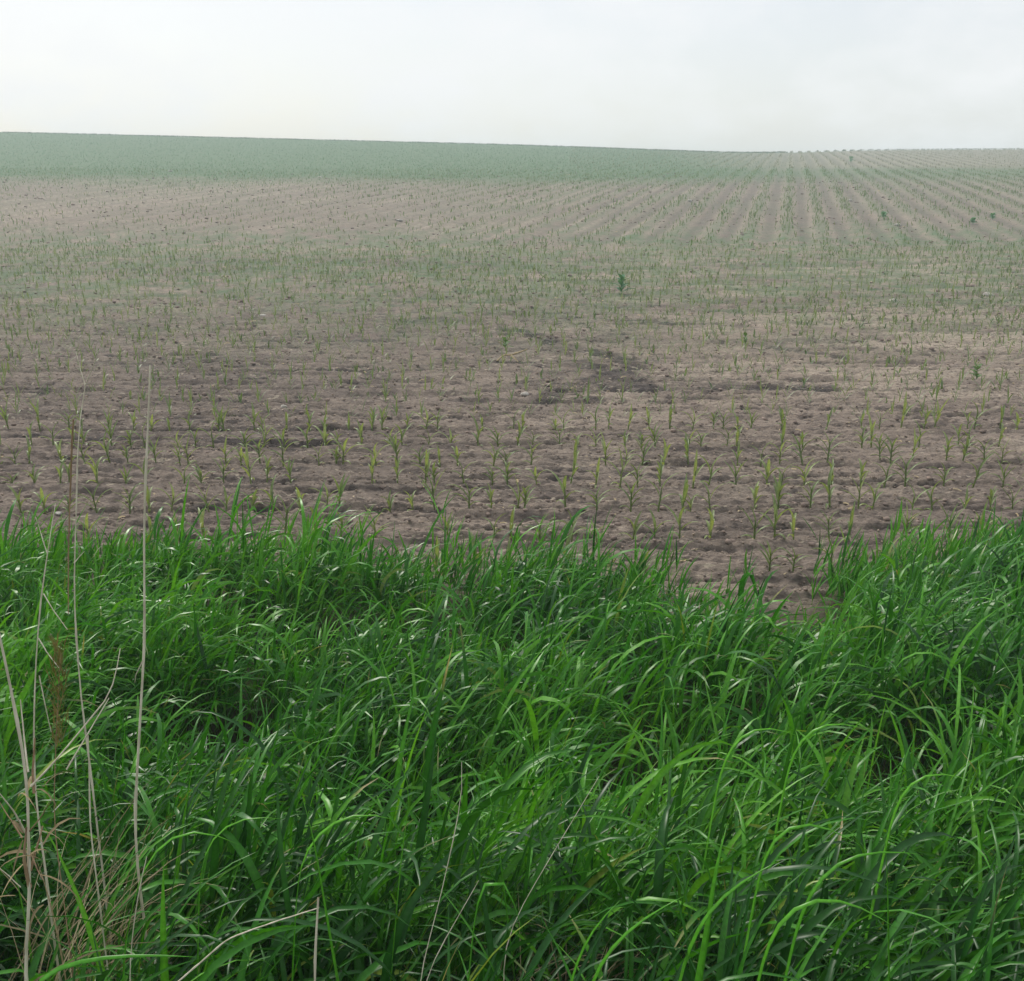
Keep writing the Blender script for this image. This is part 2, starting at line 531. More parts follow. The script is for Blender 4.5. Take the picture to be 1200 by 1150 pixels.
    pale = mainf * (1 - smooth(112, 130, Y)) * np.where(pr > 0.62, 1.0, 0.0) * smooth(0.5, 0.32, fr) * smooth(0.18, 0.26, fr) * smooth(0.35, 0.6, fbm(X * 0.12, Y * 0.12, 2, 64)) * (0.75 - 0.4 * smooth(0.0, 0.15, X / np.maximum(Y, 1)))
    pale += mainf * smooth(112, 125, Y) * 0.7 * smooth(0.30, 0.1, fr) * smooth(0.1, 0.25, ang)
    pale += fld * head * 0.9 * smooth(0.40, 0.60, fbm(X * 0.35, Y * 1.3, 4, 65)) * smooth(-2, 2.5, X)
    wet_shade = wet_shade * (1 - 0.8 * np.clip(pale, 0, 1) * mainf)
    return z, np.clip(wet_shade, 0, 1), np.clip(green, 0, 1), verge, np.clip(pale, 0, 1)


def ground_z(X, Y):
    X = np.atleast_1d(np.asarray(X, float)); Y = np.atleast_1d(np.asarray(Y, float))
    return macro(X, Y) + micro(X, Y)[0]


def build_ground():
    ys = [-50, -30, -15, -8, -4, -2, -1, -0.5]
    ys += list(np.arange(0, 6.0, 0.09))
    y = 6.0
    while y < 45:
        ys.append(y); y += max(0.014, y * y / (1387 * 2.6) * 0.68)
    ys += list(np.arange(45, 112, 0.65)) + list(np.arange(112, 232, 1.3)) + list(np.arange(235, 421, 12.0))
    ys = np.array(ys)
    nc, no_ = 500, 18
    core = np.linspace(-1, 1, nc)
    o = np.linspace(0, 1, no_ + 1)[1:]
    half = np.maximum(2.6, 0.60 * ys)
    Xc = half[:, None] * core[None, :]
    Xr = half[:, None] + (o[None, :] ** 2.2) * 300
    X = np.concatenate([-Xr[:, ::-1], Xc, Xr], 1)
    Y = np.repeat(ys[:, None], X.shape[1], 1)
    mz, wet_shade, green, verge, pale = micro(X.ravel(), Y.ravel())
    Z = macro(X.ravel(), Y.ravel()) + mz
    V = np.stack([X.ravel(), Y.ravel(), Z], 1)
    m = X.shape[1]
    a = (np.arange(len(ys) - 1) * m)[:, None] + np.arange(m - 1)[None, :]
    F = np.stack([a, a + 1, a + 1 + m, a + m], -1).reshape(-1, 4)
    me = mesh_np('ground', V, F, M_SOIL, attrs={'wet_shade': wet_shade, 'green': green, 'verge': verge, 'pale': pale})
    link('ground', me, kind='structure', label='bare brown field soil rising to a low ridge beyond the grass')
    return len(F) * 2


n_ground = build_ground()

# ------------------------------------------------------------------ maize seedlings
CORN_A, CORN_B = np.array([0.135, 0.205, 0.075]), np.array([0.22, 0.285, 0.11])


def leaf_path(h0, length, th0, th1, az, k):
    s = np.linspace(0, 1, k)
    th = th0 + (th1 - th0) * s ** 1.4
    ds = length / (k - 1)
    r = np.r_[0, np.cumsum(np.sin((th[1:] + th[:-1]) / 2) * ds)]
    z = np.r_[0, np.cumsum(np.cos((th[1:] + th[:-1]) / 2) * ds)]
    return np.stack([r * math.cos(az), r * math.sin(az), h0 + z], 1)


def seedling_proto(seed):
    g = np.random.default_rng(100 + seed)
    H = g.uniform(0.085, 0.13)
    az0 = g.uniform(0, 2 * math.pi)
    n = [4, 5, 5, 6, 4, 5, 6, 5][seed % 8]
    parts = []
    col = CORN_A + (CORN_B - CORN_A) * g.uniform(0.1, 0.9)
    path = np.array([[0, 0, -0.03], [0.002, 0, H * 0.4], [0.004, 0.002, H], [0.005, 0.002, H * 1.35]])
    v, f = tube(path, np.array([0.0075, 0.007, 0.0055, 0.002]), 6)
    parts.append(('stem', mesh_np('seedling_stem', v, f, M_CORN, cols=np.tile(col * [1.05, 1.0, 0.9], (len(v), 1)))))
    for i in range(n):
        t = i / max(1, n - 1)
        az = az0 + (i % 2) * math.pi + g.normal(0, 0.25)
        ln = [0.10, 0.17, 0.21, 0.20, 0.16, 0.12][min(i, 5)] * g.uniform(0.85, 1.15)
        th0 = 0.75 - 0.55 * t + g.normal(0, 0.06)
        th1 = th0 + 1.5 - 0.8 * t + g.normal(0, 0.3)
        P = leaf_path(H * (0.18 + 0.85 * t), ln, max(0.06, th0), th1, az, 7)[None]
        side = np.array([-math.sin(az), math.cos(az), 0.0])
        S = np.tile(side, (1, 7, 1))
        s = np.linspace(0, 1, 7)
        W = (0.0118 * g.uniform(0.85, 1.15) * np.clip(0.45 + 2.2 * s, 0, 1) * (1 - s ** 2.6) + 0.0006)[None]
        T = np.gradient(P[0], axis=0); T /= np.linalg.norm(T, axis=1)[:, None]
        nrm = np.cross(T, side[None]); nrm *= np.sign(nrm[:, 2:3] + 1e-6)
        fold = nrm[None] * W[..., None] * 0.55
        v, f, _ = ribbons(P, S, W, fold)
        c = col * g.uniform(0.85, 1.15)
        cols = np.tile(c, (len(v), 1))
        cols[1::3] *= [1.25, 1.15, 1.2]
        parts.append(('leaf', mesh_np('seedling_leaf', v, f, M_CORN, cols=cols)))
    return parts


PROTOS = [seedling_proto(i) for i in range(8)]

# where the headland plants stand
pl = []
row = 0
y = HEAD_Y0
while y < HEAD_Y1 + 0.1:
    half = 0.60 * y + 1.5
    xs = np.arange(-half, half, 0.215) + rng.normal(0, 0.055, len(np.arange(-half, half, 0.215))) + rng.uniform(0, 0.215)
    keep = rng.random(len(xs)) > 0.08
    xs = xs[keep]
    ys_ = y + rng.normal(0, 0.014, len(xs)) + 0.05 * (vnoise(xs * 0.3, xs * 0 + row, 81) - 0.5)
    ok = ys_ > edge_y(xs) + 0.05
    for a, b in zip(xs[ok], ys_[ok]):
        pl.append((a, b, row))
    y += HEAD_GAP; row += 1
pl = np.array(pl)
plz = ground_z(pl[:, 0], pl[:, 1])
px, py, _d = project(np.stack([pl[:, 0], pl[:, 1], plz + 0.1], 1))
infr = (px > 4) & (px < 1196)
rows_used, total = [], 0
for r_ in range(row):
    c = int((infr & (pl[:, 2] == r_)).sum())
    if total + c > 300: break
    rows_used.append(r_); total += c
ORD = ['zeroth', 'first', 'second', 'third', 'fourth', 'fifth', 'sixth', 'seventh', 'eighth', 'ninth', 'tenth', 'eleventh', 'twelfth', 'thirteenth', 'fourteenth', 'fifteenth', 'sixteenth', 'seventeenth', 'eighteenth', 'nineteenth']
TENS = {20: 'twenty', 30: 'thirty', 40: 'forty'}
TENTH = {20: 'twentieth', 30: 'thirtieth', 40: 'fortieth'}


def ordinal(n):
    if n < 20: return ORD[n]
    if n % 10 == 0: return TENTH[n]
    return TENS[n // 10 * 10] + '-' + ORD[n % 10]


single = np.zeros(len(pl), bool)
for rk, r_ in enumerate(rows_used):
    idx = np.where(infr & (pl[:, 2] == r_))[0]
    idx = idx[np.argsort(px[idx])]
    for k, i in enumerate(idx):
        single[i] = True
        pi = random.randrange(8)
        sc = random.uniform(0.78, 1.22)
        tilt = random.gauss(0, 0.10)
        look = 'tall' if sc > 1.1 else ('small' if sc < 0.9 else ('leaning' if abs(tilt) > 0.13 else 'upright'))
        lab = f'{look} green maize seedling, {ordinal(k + 1)} from the left in the {ordinal(rk + 1)} row beyond the grass'
        o = link('maize_seedling', None, label=lab, cat='seedling', group='maize seedlings in the near headland rows',
                 loc=(pl[i, 0], pl[i, 1], plz[i]), rot=(random.gauss(0, 0.06), tilt, random.uniform(0, 6.28)))
        o.empty_display_size = 0.1
        o.scale = (sc, sc, sc * random.uniform(0.95, 1.15))
        for nm, me in PROTOS[pi]:
            link(nm, me, parent=o)


def plant_mass(X, Y, Z, size, nleaf, k, colA, colB, width, g, droop=1.2, colbias=None):
    n = len(X)
    Vs, Fs, Cs, off = [], [], [], 0
    az0 = g.uniform(0, 2 * math.pi, n)
    tone = g.random(n) if colbias is None else np.clip(colbias + 0.3 * (g.random(n) - 0.5), 0, 1)
    for i in range(nleaf):
        t = i / max(1, nleaf - 1)
        az = az0 + (i % 2) * math.pi + g.normal(0, 0.35, n)
        ln = size * g.uniform(0.55, 0.95, n) * (0.8 if i == 0 else 1)
        th0 = np.clip(0.75 - 0.6 * t + g.normal(0, 0.1, n), 0.05, 2)
        th1 = th0 + droop * (1 - 0.5 * t) * g.uniform(0.6, 1.2, n)
        s = np.linspace(0, 1, k)[None]
        th = th0[:, None] + (th1 - th0)[:, None] * s ** 1.4
        ds = (ln / (k - 1))[:, None]
        mid = (th[:, 1:] + th[:, :-1]) / 2
        r = np.concatenate([np.zeros((n, 1)), np.cumsum(np.sin(mid) * ds, 1)], 1)
        z = np.concatenate([np.zeros((n, 1)), np.cumsum(np.cos(mid) * ds, 1)], 1)
        h0 = size * 0.42 * t
        P = np.stack([X[:, None] + r * np.cos(az)[:, None], Y[:, None] + r * np.sin(az)[:, None], (Z + h0)[:, None] + z - 0.01], -1)
        S = np.repeat(np.stack([-np.sin(az), np.cos(az), 0 * az], 1)[:, None], k, 1)
        W = (width * size / 0.25)[:, None] * (np.clip(0.5 + 2 * s, 0, 1) * (1 - 0.95 * s ** 2.2))
        v, f, m = ribbons(P, S, W)
        c = colA + (colB - colA) * tone[:, None]
        Vs.append(v); Fs.append(f + off); off += len(v)
        Cs.append(np.repeat(c, m, 0))
    return np.concatenate(Vs), np.concatenate(Fs), np.concatenate(Cs)


rest = ~single
g = np.random.default_rng(5)
dist = pl[rest, 1]
v1, f1, c1 = plant_mass(pl[rest, 0], pl[rest, 1], plz[rest], g.uniform(0.19, 0.29, rest.sum()), 5, 4, CORN_A * [0.95, 0.95, 1.1], CORN_B * [0.95, 0.92, 1.1], 0.0085, g)
me = mesh_np('headland_maize', v1, f1, M_CORN, cols=c1)
link('headland_maize', me, kind='stuff', label='many small maize seedlings in rows receding across the bare field')

# long rows up the slope
def long_rows(y0, y1, step, width, dens, gseed):
    g = np.random.default_rng(gseed)
    k0 = int(-0.86 * y1 / ROW_GAP) - 2; k1 = int(0.40 * y1 / ROW_GAP) + 3
    XX, YY = [], []
    for k in range(k0, k1):
        n = int((y1 - y0) / step * dens)
        Y = g.uniform(y0, y1, n)
        X = k * ROW_GAP / RN + ROW_DIR * Y + g.normal(0, width, n)
        m = np.abs(X) < 0.56 * Y
        XX.append(X[m]); YY.append(Y[m])
    return np.concatenate(XX), np.concatenate(YY), g


X, Y, g = long_rows(41.3, 108, 0.25, 0.25, 2.6, 21)
gap = fbm(X * 0.15, Y * 0.15, 3, 91)
m = g.random(len(X)) < 0.45 + 1.3 * (gap - 0.35)
m &= g.random(len(X)) < 0.55 + 0.45 * smooth(-0.25, 0.12, X / Y)
X, Y = X[m], Y[m]
v2, f2, c2 = plant_mass(X, Y, macro(X, Y), g.uniform(0.14, 0.30, len(X)), 2, 3, np.array([0.085, 0.160, 0.06]), np.array([0.17, 0.215, 0.095]), 0.024, g)
link('long_row_maize', mesh_np('long_row_maize', v2, f2, M_FAR, cols=c2), kind='stuff', label='green maize lines running away up the middle slope')

X, Y, g = long_rows(108, 214, 0.6, 0.16, 1.0, 22)
m = (X / Y) > 0.05
X, Y = X[m], Y[m]
v3, f3, c3 = plant_mass(X, Y, macro(X, Y), g.uniform(0.20, 0.34, len(X)), 2, 3, np.array([0.13, 0.16, 0.09]), np.array([0.20, 0.20, 0.13]), 0.024, g)
link('ridge_row_maize', mesh_np('ridge_row_maize', v3, f3, M_FAR, cols=c3), kind='stuff', label='thin maize rows on the brown far slope at right')

g = np.random.default_rng(23)
n = 70000
Y = np.sqrt(g.uniform(68 ** 2, 217 ** 2, n)); X = g.uniform(-0.62, 0.32, n) * Y
m = (g.random(n) < (1 - smooth(0.04, 0.30, X / Y))) & (g.random(n) < smooth(66, 116, Y + 14 * (fbm(X / 12, Y / 12, 3, 98) - 0.5)))
X, Y = X[m], Y[m]
v4, f4, c4 = plant_mass(X, Y, macro(X, Y), g.uniform(0.13, 0.22, len(X)), 2, 2, np.array([0.050, 0.140, 0.062]), np.array([0.070, 0.165, 0.070]), 0.06, g)
link('hill_crop', mesh_np('hill_crop', v4, f4, M_FAR, cols=c4), kind='stuff', label='dense low green crop covering the far hill at left')

# skyline growth and low weeds between the headland rows
g = np.random.default_rng(24)
n = 9000
Y = g.uniform(203, 214, n); X = g.uniform(-0.60, 0.24, n) * Y
v5, f5, c5 = plant_mass(X, Y, macro(X, Y), g.uniform(0.16, 0.30, n), 2, 3, np.array([0.035, 0.075, 0.045]), np.array([0.055, 0.10, 0.055]), 0.07, g)
X, Y, g = long_rows(202, 214, 0.8, 0.15, 1.0, 25)
m = (X / Y) > 0.20
X, Y = X[m], Y[m]
v6, f6, c6 = plant_mass(X, Y, macro(X, Y), g.uniform(0.18, 0.34, len(X)), 3, 3, np.array([0.035, 0.07, 0.04]), np.array([0.06, 0.10, 0.055]), 0.06, g)
link('skyline_growth', mesh_np('skyline_growth', np.concatenate([v5, v6]), np.concatenate([f5, f6 + len(v5)]), M_FAR, cols=np.concatenate([c5, c6])), kind='stuff', label='thin dark line of growth along the ridge skyline')
g = np.random.default_rng(26)
n = 16000
Y = np.sqrt(g.uniform(13 ** 2, 44 ** 2, n)); X = g.uniform(-0.56, 0.56, n) * Y
m = g.random(n) < 0.15 + 1.6 * (fbm(X * 0.25, Y * 0.25, 3, 97) - 0.3) * smooth(10, 30, Y)
X, Y = X[m], Y[m]
v7, f7, c7 = plant_mass(X, Y, ground_z(X, Y), g.uniform(0.05, 0.15, len(X)), 3, 3, np.array([0.09, 0.15, 0.07]), np.array([0.17, 0.22, 0.10]), 0.035, g, droop=0.9)
link('low_weeds', mesh_np('low_weeds', v7, f7, M_FAR, cols=c7), kind='stuff', label='sprinkling of tiny green weeds between the maize rows')

# ------------------------------------------------------------------ clods and residue
def lump_mesh(name, seed, mat, sub=1, flat=0.6):
    import bmesh
    bm = bmesh.new()
    bmesh.ops.create_icosphere(bm, subdivisions=sub, radius=1.0)
    g = random.Random(seed)
    for v in bm.verts:
        s = g.uniform(0.72, 1.22)
        v.co = Vector((v.co.x * s * 1.15, v.co.y * s, v.co.z * s * flat))
    V = np.array([v.co[:] for v in bm.verts]); F = np.array([[v.index for v in f.verts] for f in bm.faces])
    bm.free()
    return V, F


def lump_mass(X, Y, Z, size, seed):
    g = np.random.default_rng(seed)
    Vs, Fs, off = [], [], 0
    kinds = [lump_mesh('c', s, None, 1) for s in range(6)]
    pick = g.integers(0, 6, len(X))
    for kk, (V, F) in enumerate(kinds):
        m = pick == kk
        n = int(m.sum())
        a = g.uniform(0, 6.28, n); ca, sa = np.cos(a), np.sin(a)
        x = V[None, :, 0] * ca[:, None] - V[None, :, 1] * sa[:, None]
        y_ = V[None, :, 0] * sa[:, None] + V[None, :, 1] * ca[:, None]
        P = np.stack([x, y_, np.repeat(V[None, :, 2], n, 0)], -1) * size[m][:, None, None]
        P += np.stack([X[m], Y[m], Z[m]], 1)[:, None]
        Vs.append(P.reshape(-1, 3))
        Fs.append((F[None] + (np.arange(n) * len(V))[:, None, None]).reshape(-1, 3) + off)
        off += n * len(V)
    return np.concatenate(Vs), np.concatenate(Fs)


g = np.random.default_rng(31)
n = 12000
Y = 6.6 * (104 / 6.6) ** g.random(n); X = g.uniform(-0.55, 0.55, n) * Y
m = (Y > edge_y(X) + 0.1) & (g.random(n) < 0.25 + 1.5 * (fbm(X * 0.6, Y * 0.6, 3, 95) - 0.3))
X, Y = X[m], Y[m]
sz = 0.007 + 0.024 * g.random(len(X)) ** 3 + 0.0013 * np.minimum(Y, 70) * g.random(len(X)) ** 2
v, f = lump_mass(X, Y, ground_z(X, Y) + 0.2 * sz, sz, 6)
link('soil_clods', mesh_np('soil_clods', v, f, M_CLOD, shade_smooth=False), kind='stuff', label='small crumbly clods scattered over the bare field')

g = np.random.default_rng(32)
n = 36000
Y = 6.3 * (26 / 6.3) ** g.random(n); X = g.uniform(-0.54, 0.54, n) * Y
m = (Y > edge_y(X) + 0.05) & (g.random(n) < 0.30 + 1.8 * (fbm(X * 1.1, Y * 2.6, 3, 96) - 0.35))
X, Y = X[m], Y[m]
n = len(X)
sz = (0.004 + 0.013 * g.random(n) ** 2.2) * (0.7 + 0.04 * Y)
O = np.array([[1, 0, 0], [0, 1, 0], [-1, 0, 0], [0, -1, 0], [0, 0, 1], [0, 0, -1]], float)
OF = np.array([[0, 1, 4], [1, 2, 4], [2, 3, 4], [3, 0, 4], [1, 0, 5], [2, 1, 5], [3, 2, 5], [0, 3, 5]])
P = O[None] * g.uniform(0.55, 1.35, (n, 6, 1)) + g.normal(0, 0.18, (n, 6, 3))
a = g.uniform(0, 6.28, n); ca, sa = np.cos(a)[:, None], np.sin(a)[:, None]
P = np.stack([P[..., 0] * ca - P[..., 1] * sa, P[..., 0] * sa + P[..., 1] * ca, P[..., 2] * 0.75], -1) * sz[:, None, None]
P += np.stack([X, Y, ground_z(X, Y) + 0.3 * sz], 1)[:, None]
F = (OF[None] + (np.arange(n) * 6)[:, None, None]).reshape(-1, 3)
link('soil_crumbs', mesh_np('soil_crumbs', P.reshape(-1, 3), F, M_CRUMB, shade_smooth=False), kind='stuff', label='fine angular soil crumbs strewn over the near field')

# ------------------------------------------------------------------ grass strip
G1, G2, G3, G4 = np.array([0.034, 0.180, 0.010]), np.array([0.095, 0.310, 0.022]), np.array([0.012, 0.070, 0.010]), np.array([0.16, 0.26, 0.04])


def grass_leaves(n, bx, by, bz, h0, length, th0, th1, az, wid, k, fold, g, tone):
    s = np.linspace(0, 1, k)[None]
    th = th0[:, None] + (th1 - th0)[:, None] * s ** 1.35
    ds = (length / (k - 1))[:, None]
    mid = (th[:, 1:] + th[:, :-1]) / 2
    bend = (g.normal(0, 0.35, n))[:, None] * s
    a = az[:, None] + bend
    am = (a[:, 1:] + a[:, :-1]) / 2
    zz = np.zeros((n, 1))
    px_ = np.concatenate([zz, np.cumsum(np.sin(mid) * np.cos(am) * ds, 1)], 1)
    py_ = np.concatenate([zz, np.cumsum(np.sin(mid) * np.sin(am) * ds, 1)], 1)
    pz_ = np.concatenate([zz, np.cumsum(np.cos(mid) * ds, 1)], 1)
    P = np.stack([bx[:, None] + px_, by[:, None] + py_, (bz + h0)[:, None] + pz_], -1)
    side = np.stack([-np.sin(a), np.cos(a), np.zeros_like(a)], -1)
    T = np.gradient(P, axis=1); T /= np.linalg.norm(T, axis=2, keepdims=True) + 1e-9
    nrm = np.cross(T, side)
    tw = (g.normal(0, 0.5, n))[:, None] + (g.normal(0, 0.5, n))[:, None] * s
    S = side * np.cos(tw)[..., None] + nrm * np.sin(tw)[..., None]
    N2 = np.cross(T, S)
    W = wid[:, None] * (np.clip(0.35 + 2.6 * s, 0, 1) * (1 - s ** 2.4) + 0.015)
    fl = N2 * (W * 0.38)[..., None] if fold else None
    v, f, m = ribbons(P, S, W, fl)
    t1 = tone[:, None]
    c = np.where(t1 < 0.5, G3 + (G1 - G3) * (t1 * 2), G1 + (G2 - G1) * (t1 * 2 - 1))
    yel = (g.random(n) < 0.012)[:, None]
    c = np.where(yel, G4, c) * g.uniform(0.85, 1.15, n)[:, None]
    cv = np.repeat(c[:, None, :], k, 1)
    dry = (g.random(n) < 0.07)[:, None, None] * np.clip((s[..., None] - g.uniform(0.72, 0.95, n)[:, None, None]) / 0.1, 0, 1)
    cv = cv * (1 - dry) + np.array([0.30, 0.28, 0.13]) * dry
    cv = np.repeat(cv[:, :, None, :], m // k, 2)
    if fold: cv[:, :, 1] *= [1.35, 1.18, 1.3]
    return v, f, cv.reshape(-1, 3)


def tiller_field(y0, y1, half_fn, dens, leaves, k, fold, seed, wscale=1.0):
    g = np.random.default_rng(seed)
    n = int(dens * (y1 - y0) * 2 * half_fn(y1))
    Y = g.uniform(y0, y1, n); X = g.uniform(-1, 1, n) * half_fn(y1)
    m = np.abs(X) < half_fn(Y)
    X, Y = X[m], Y[m]
    # tussocks: gather stems a little towards clump centres, leave hollows
    cl = fbm(X * 2.3, Y * 2.3, 3, 101)
    e = edge_y(X)
    m = (g.random(len(X)) < 4.4 * (cl - 0.335)) & (Y < e + 0.32 * g.normal(0, 1, len(X)) * smooth(1.0, 0, e - Y))
    m &= g.random(len(X)) > 0.72 * np.exp(-((X - 0.04) / 0.15) ** 2 - ((Y - 2.08) / 0.24) ** 2) + 0.8 * np.exp(-((X + 0.74) / 0.12) ** 2 - ((Y - 2.05) / 0.22) ** 2) + 0.6 * np.exp(-((X - 0.80) / 0.13) ** 2 - ((Y - 2.1) / 0.22) ** 2)
    X, Y, cl, e = X[m], Y[m], cl[m], e[m]
    n = len(X)
    Z = macro(X, Y)
    big = fbm(X * 0.9 + 7, Y * 0.9, 2, 103)
    edge_f = smooth(-0.1, 1.5, e - Y)
    hgt = (0.64 - 0.010 * Y + 0.14 * smooth(3.6, 1.8, Y)) * (0.62 + 0.95 * (cl - 0.15)) * (0.62 + 0.38 * smooth(0.8, 1.7, Y)) * (0.72 + 0.85 * (big - 0.3)) * (0.38 + 0.62 * edge_f) * (1 + (g.random(n) - 0.55) * (0.45 + 0.2 * smooth(4.5, 2.0, Y)))
    hgt *= np.where((g.random(n) < 0.10) & (e - Y < 1.0), 1.75, 1.0)
    hgt *= 1 + 0.30 * np.exp(-((X + 1.6) / 0.8) ** 2 - ((Y - 6.7) / 0.7) ** 2)
    tone_p = np.clip(-0.32 + 0.66 * smooth(2.0, 4.0, Y) + 1.1 * (fbm(X * 0.7, Y * 0.7, 2, 105) - 0.15) - 0.35 * np.exp(-((X + 1.4) / 0.9) ** 2 - ((Y - 6.4) / 0.9) ** 2), 0, 1)  # darker towards the camera: foreground shade put into the blade colour
    wind = 0.12 + 0.35 * (fbm(X * 0.6, Y * 0.6, 2, 107) - 0.35)     # prevailing azimuth of the arching leaves (towards +X)
    leanx = g.normal(0.16, 0.12, n); leany = g.normal(-0.03, 0.12, n)
    Vs, Fs, Cs, off = [], [], [], 0
    # culms
    kc = 4
    s = np.linspace(0, 1, kc)[None]
    P = np.stack([X[:, None] + (leanx * hgt)[:, None] * s ** 1.5, Y[:, None] + (leany * hgt)[:, None] * s ** 1.5, Z[:, None] + hgt[:, None] * 0.75 * s], -1)
    a = g.uniform(0, math.pi, n)
    S = np.repeat(np.stack([np.cos(a), np.sin(a), 0 * a], 1)[:, None], kc, 1)
    W = np.full((n, kc), 0.0022) * (1 - 0.5 * s)
    v, f, m_ = ribbons(P, S, W)
    c = (G1 + (G4 - G1) * (0.25 + 0.5 * g.random(n))[:, None]) * 0.9
    Vs.append(v); Fs.append(f); Cs.append(np.repeat(c, m_, 0)); off += len(v)
    for i in range(leaves):
        t = 0.30 + 0.70 * (i + 0.5) / leaves
        h0 = hgt * 0.75 * t
        bx = X + leanx * hgt * t ** 1.5; by = Y + leany * hgt * t ** 1.5
        az = np.where(g.random(n) < 0.66, g.normal(0, 0.75, n) + wind, g.uniform(-math.pi, math.pi, n))
        up = smooth(0.6, 0.0, e - Y)
        ln = (0.22 + 0.17 * g.random(n)) * np.clip(0.45 + 0.80 * (hgt / 0.6), 0, 1.25) * (0.85 + 0.25 * t)
        th0 = np.clip(0.26 + g.normal(0, 0.18, n), 0.02, 0.9)
        th1 = th0 + np.clip(np.where(g.random(n) < 0.70, g.normal(1.95, 0.4, n), g.normal(0.7, 0.4, n)), 0.1, 2.8) * (1 - 0.75 * up)
        wid = wscale * (0.0040 + 0.0055 * g.random(n) ** 1.6) * (0.85 + 0.4 * t) * (0.72 + 0.28 * smooth(1.2, 2.2, Y))
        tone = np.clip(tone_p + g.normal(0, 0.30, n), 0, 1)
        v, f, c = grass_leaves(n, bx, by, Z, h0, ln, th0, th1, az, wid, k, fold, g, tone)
        Vs.append(v); Fs.append(f + off); Cs.append(c); off += len(v)
    return np.concatenate(Vs), np.concatenate(Fs), np.concatenate(Cs)


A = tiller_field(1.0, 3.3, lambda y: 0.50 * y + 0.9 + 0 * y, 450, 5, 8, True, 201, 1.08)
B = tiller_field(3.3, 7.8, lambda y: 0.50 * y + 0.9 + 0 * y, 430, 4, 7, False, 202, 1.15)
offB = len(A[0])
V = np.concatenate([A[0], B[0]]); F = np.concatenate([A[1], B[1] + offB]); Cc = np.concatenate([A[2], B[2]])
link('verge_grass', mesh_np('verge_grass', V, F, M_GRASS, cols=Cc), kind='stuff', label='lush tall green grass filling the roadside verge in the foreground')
print('TRIS ground', n_ground, 'grass', len(F) * 2, 'maize', 2 * (len(f1) + len(f2) + len(f3) + len(f4)), 'plants', len(pl), 'single', int(single.sum()), 'rows', len(rows_used))

# ------------------------------------------------------------------ dry stalks at the left
def spine(pts, Y, to_ground=True, drift=0.0):
    """pts from the top down, as seen; drift pushes the top away from the viewer"""
    n = len(pts)
    P = [at(p[0], p[1], Y + drift * (1 - i / max(1, n - 1))) for i, p in enumerate(pts)]
    if to_ground:
        q = P[-1].copy(); q[2] = float(macro(q[0], q[1])) - 0.03; q[0] += 0.01
        if q[2] < P[-1][2] - 0.02: P.append(q)
    return np.array(P)


def stem_mesh(name, P, r0, r1, mat, n=16, sides=7, knots=True, wob=0.002, seed=0):
    """P from top to base; r0 at the top"""
    g = np.random.default_rng(seed)
    Q = resample(P, n)
    Q[1:-1] += np.cumsum(g.normal(0, wob * 0.25, (n - 2, 3)), 0) * np.sin(np.linspace(0, math.pi, n - 2))[:, None]
    rad = np.linspace(r0, r1, n) * g.uniform(0.88, 1.12, n)
    if knots:
        rad[3::5] *= 1.35
    v, f = tube(Q, rad, sides)
    return mesh_np(name, v, f, mat)


def stalk(name, label, main, Y, r0, r1, mat, branches=(), drift=0.0, seed=0, group='dry stalks of last year', n=18, ground=True):
    P = spine(main, Y, ground, drift)
    o = link(name, None, label=label, cat='dry stalk', group=group, loc=P[-1])
    off = P[-1]
    link('stem', stem_mesh('stem', P - off, r0 * 0.8, r1 * 0.8, mat, 28, seed=seed), parent=o)
    for i, (bp, br0, br1, bm, bdy) in enumerate(branches):
        B = np.array([at(p[0], p[1], Y + bdy * k / max(1, len(bp) - 1)) for k, p in enumerate(bp)][::-1])
        link('branch', stem_mesh('branch', B - off, br0, br1, bm, 10, 5, False, 0.001, seed + 7 + i), parent=o)
    return o, off


stalk('dry_stalk', 'tallest pale straight dry stalk, standing alone right of the others', [(176, 428), (175, 480), (170, 560), (168, 650), (171, 735), (167, 830), (161, 905), (156, 966)], 2.15, 0.0022, 0.0052, M_STRAW, drift=0.05, seed=1,
      branches=[([(167, 775), (159, 792), (158, 800)], 0.0008, 0.0014, M_STRAW, 0.02)])
stalk('dry_stalk', 'tall dry stalk with a thin forked top, left of the straight pale stalk', [(100, 452), (95, 476), (86, 492), (91, 520), (91, 575), (88, 640), (86, 690), (88, 730), (93, 792)], 2.35, 0.0014, 0.0042, M_STRAW, drift=0.05, seed=2,
      branches=[([(100, 452), (95, 436), (89, 412)], 0.0005, 0.0012, M_STRAW, 0.03), ([(100, 452), (110, 428), (119, 402)], 0.0005, 0.0011, M_STRAW, -0.03),
                ([(87, 660), (93, 653), (99, 646)], 0.0006, 0.0016, M_STRAW, 0.0), ([(86, 492), (84, 520), (80, 640), (80, 720)], 0.0012, 0.0024, M_BROWN, 0.02)])
stalk('dry_stalk', 'slightly crooked grey stalk with a split tip near the left edge', [(65, 590), (60, 620), (55, 650), (49, 690), (43, 740), (41, 790), (39, 860), (37, 910)], 2.0, 0.0010, 0.0046, M_STRAW, drift=0.05, seed=3,
      branches=[([(55, 648), (49, 628), (42, 606)], 0.0005, 0.0011, M_STRAW, 0.02), ([(51, 696), (62, 715), (79, 738)], 0.0007, 0.0013, M_STRAW, -0.03),
                ([(45, 748), (55, 765), (69, 783)], 0.0007, 0.0013, M_STRAW, -0.03), ([(46, 792), (52, 825), (60, 858)], 0.0007, 0.0014, M_STRAW, 0.0)])
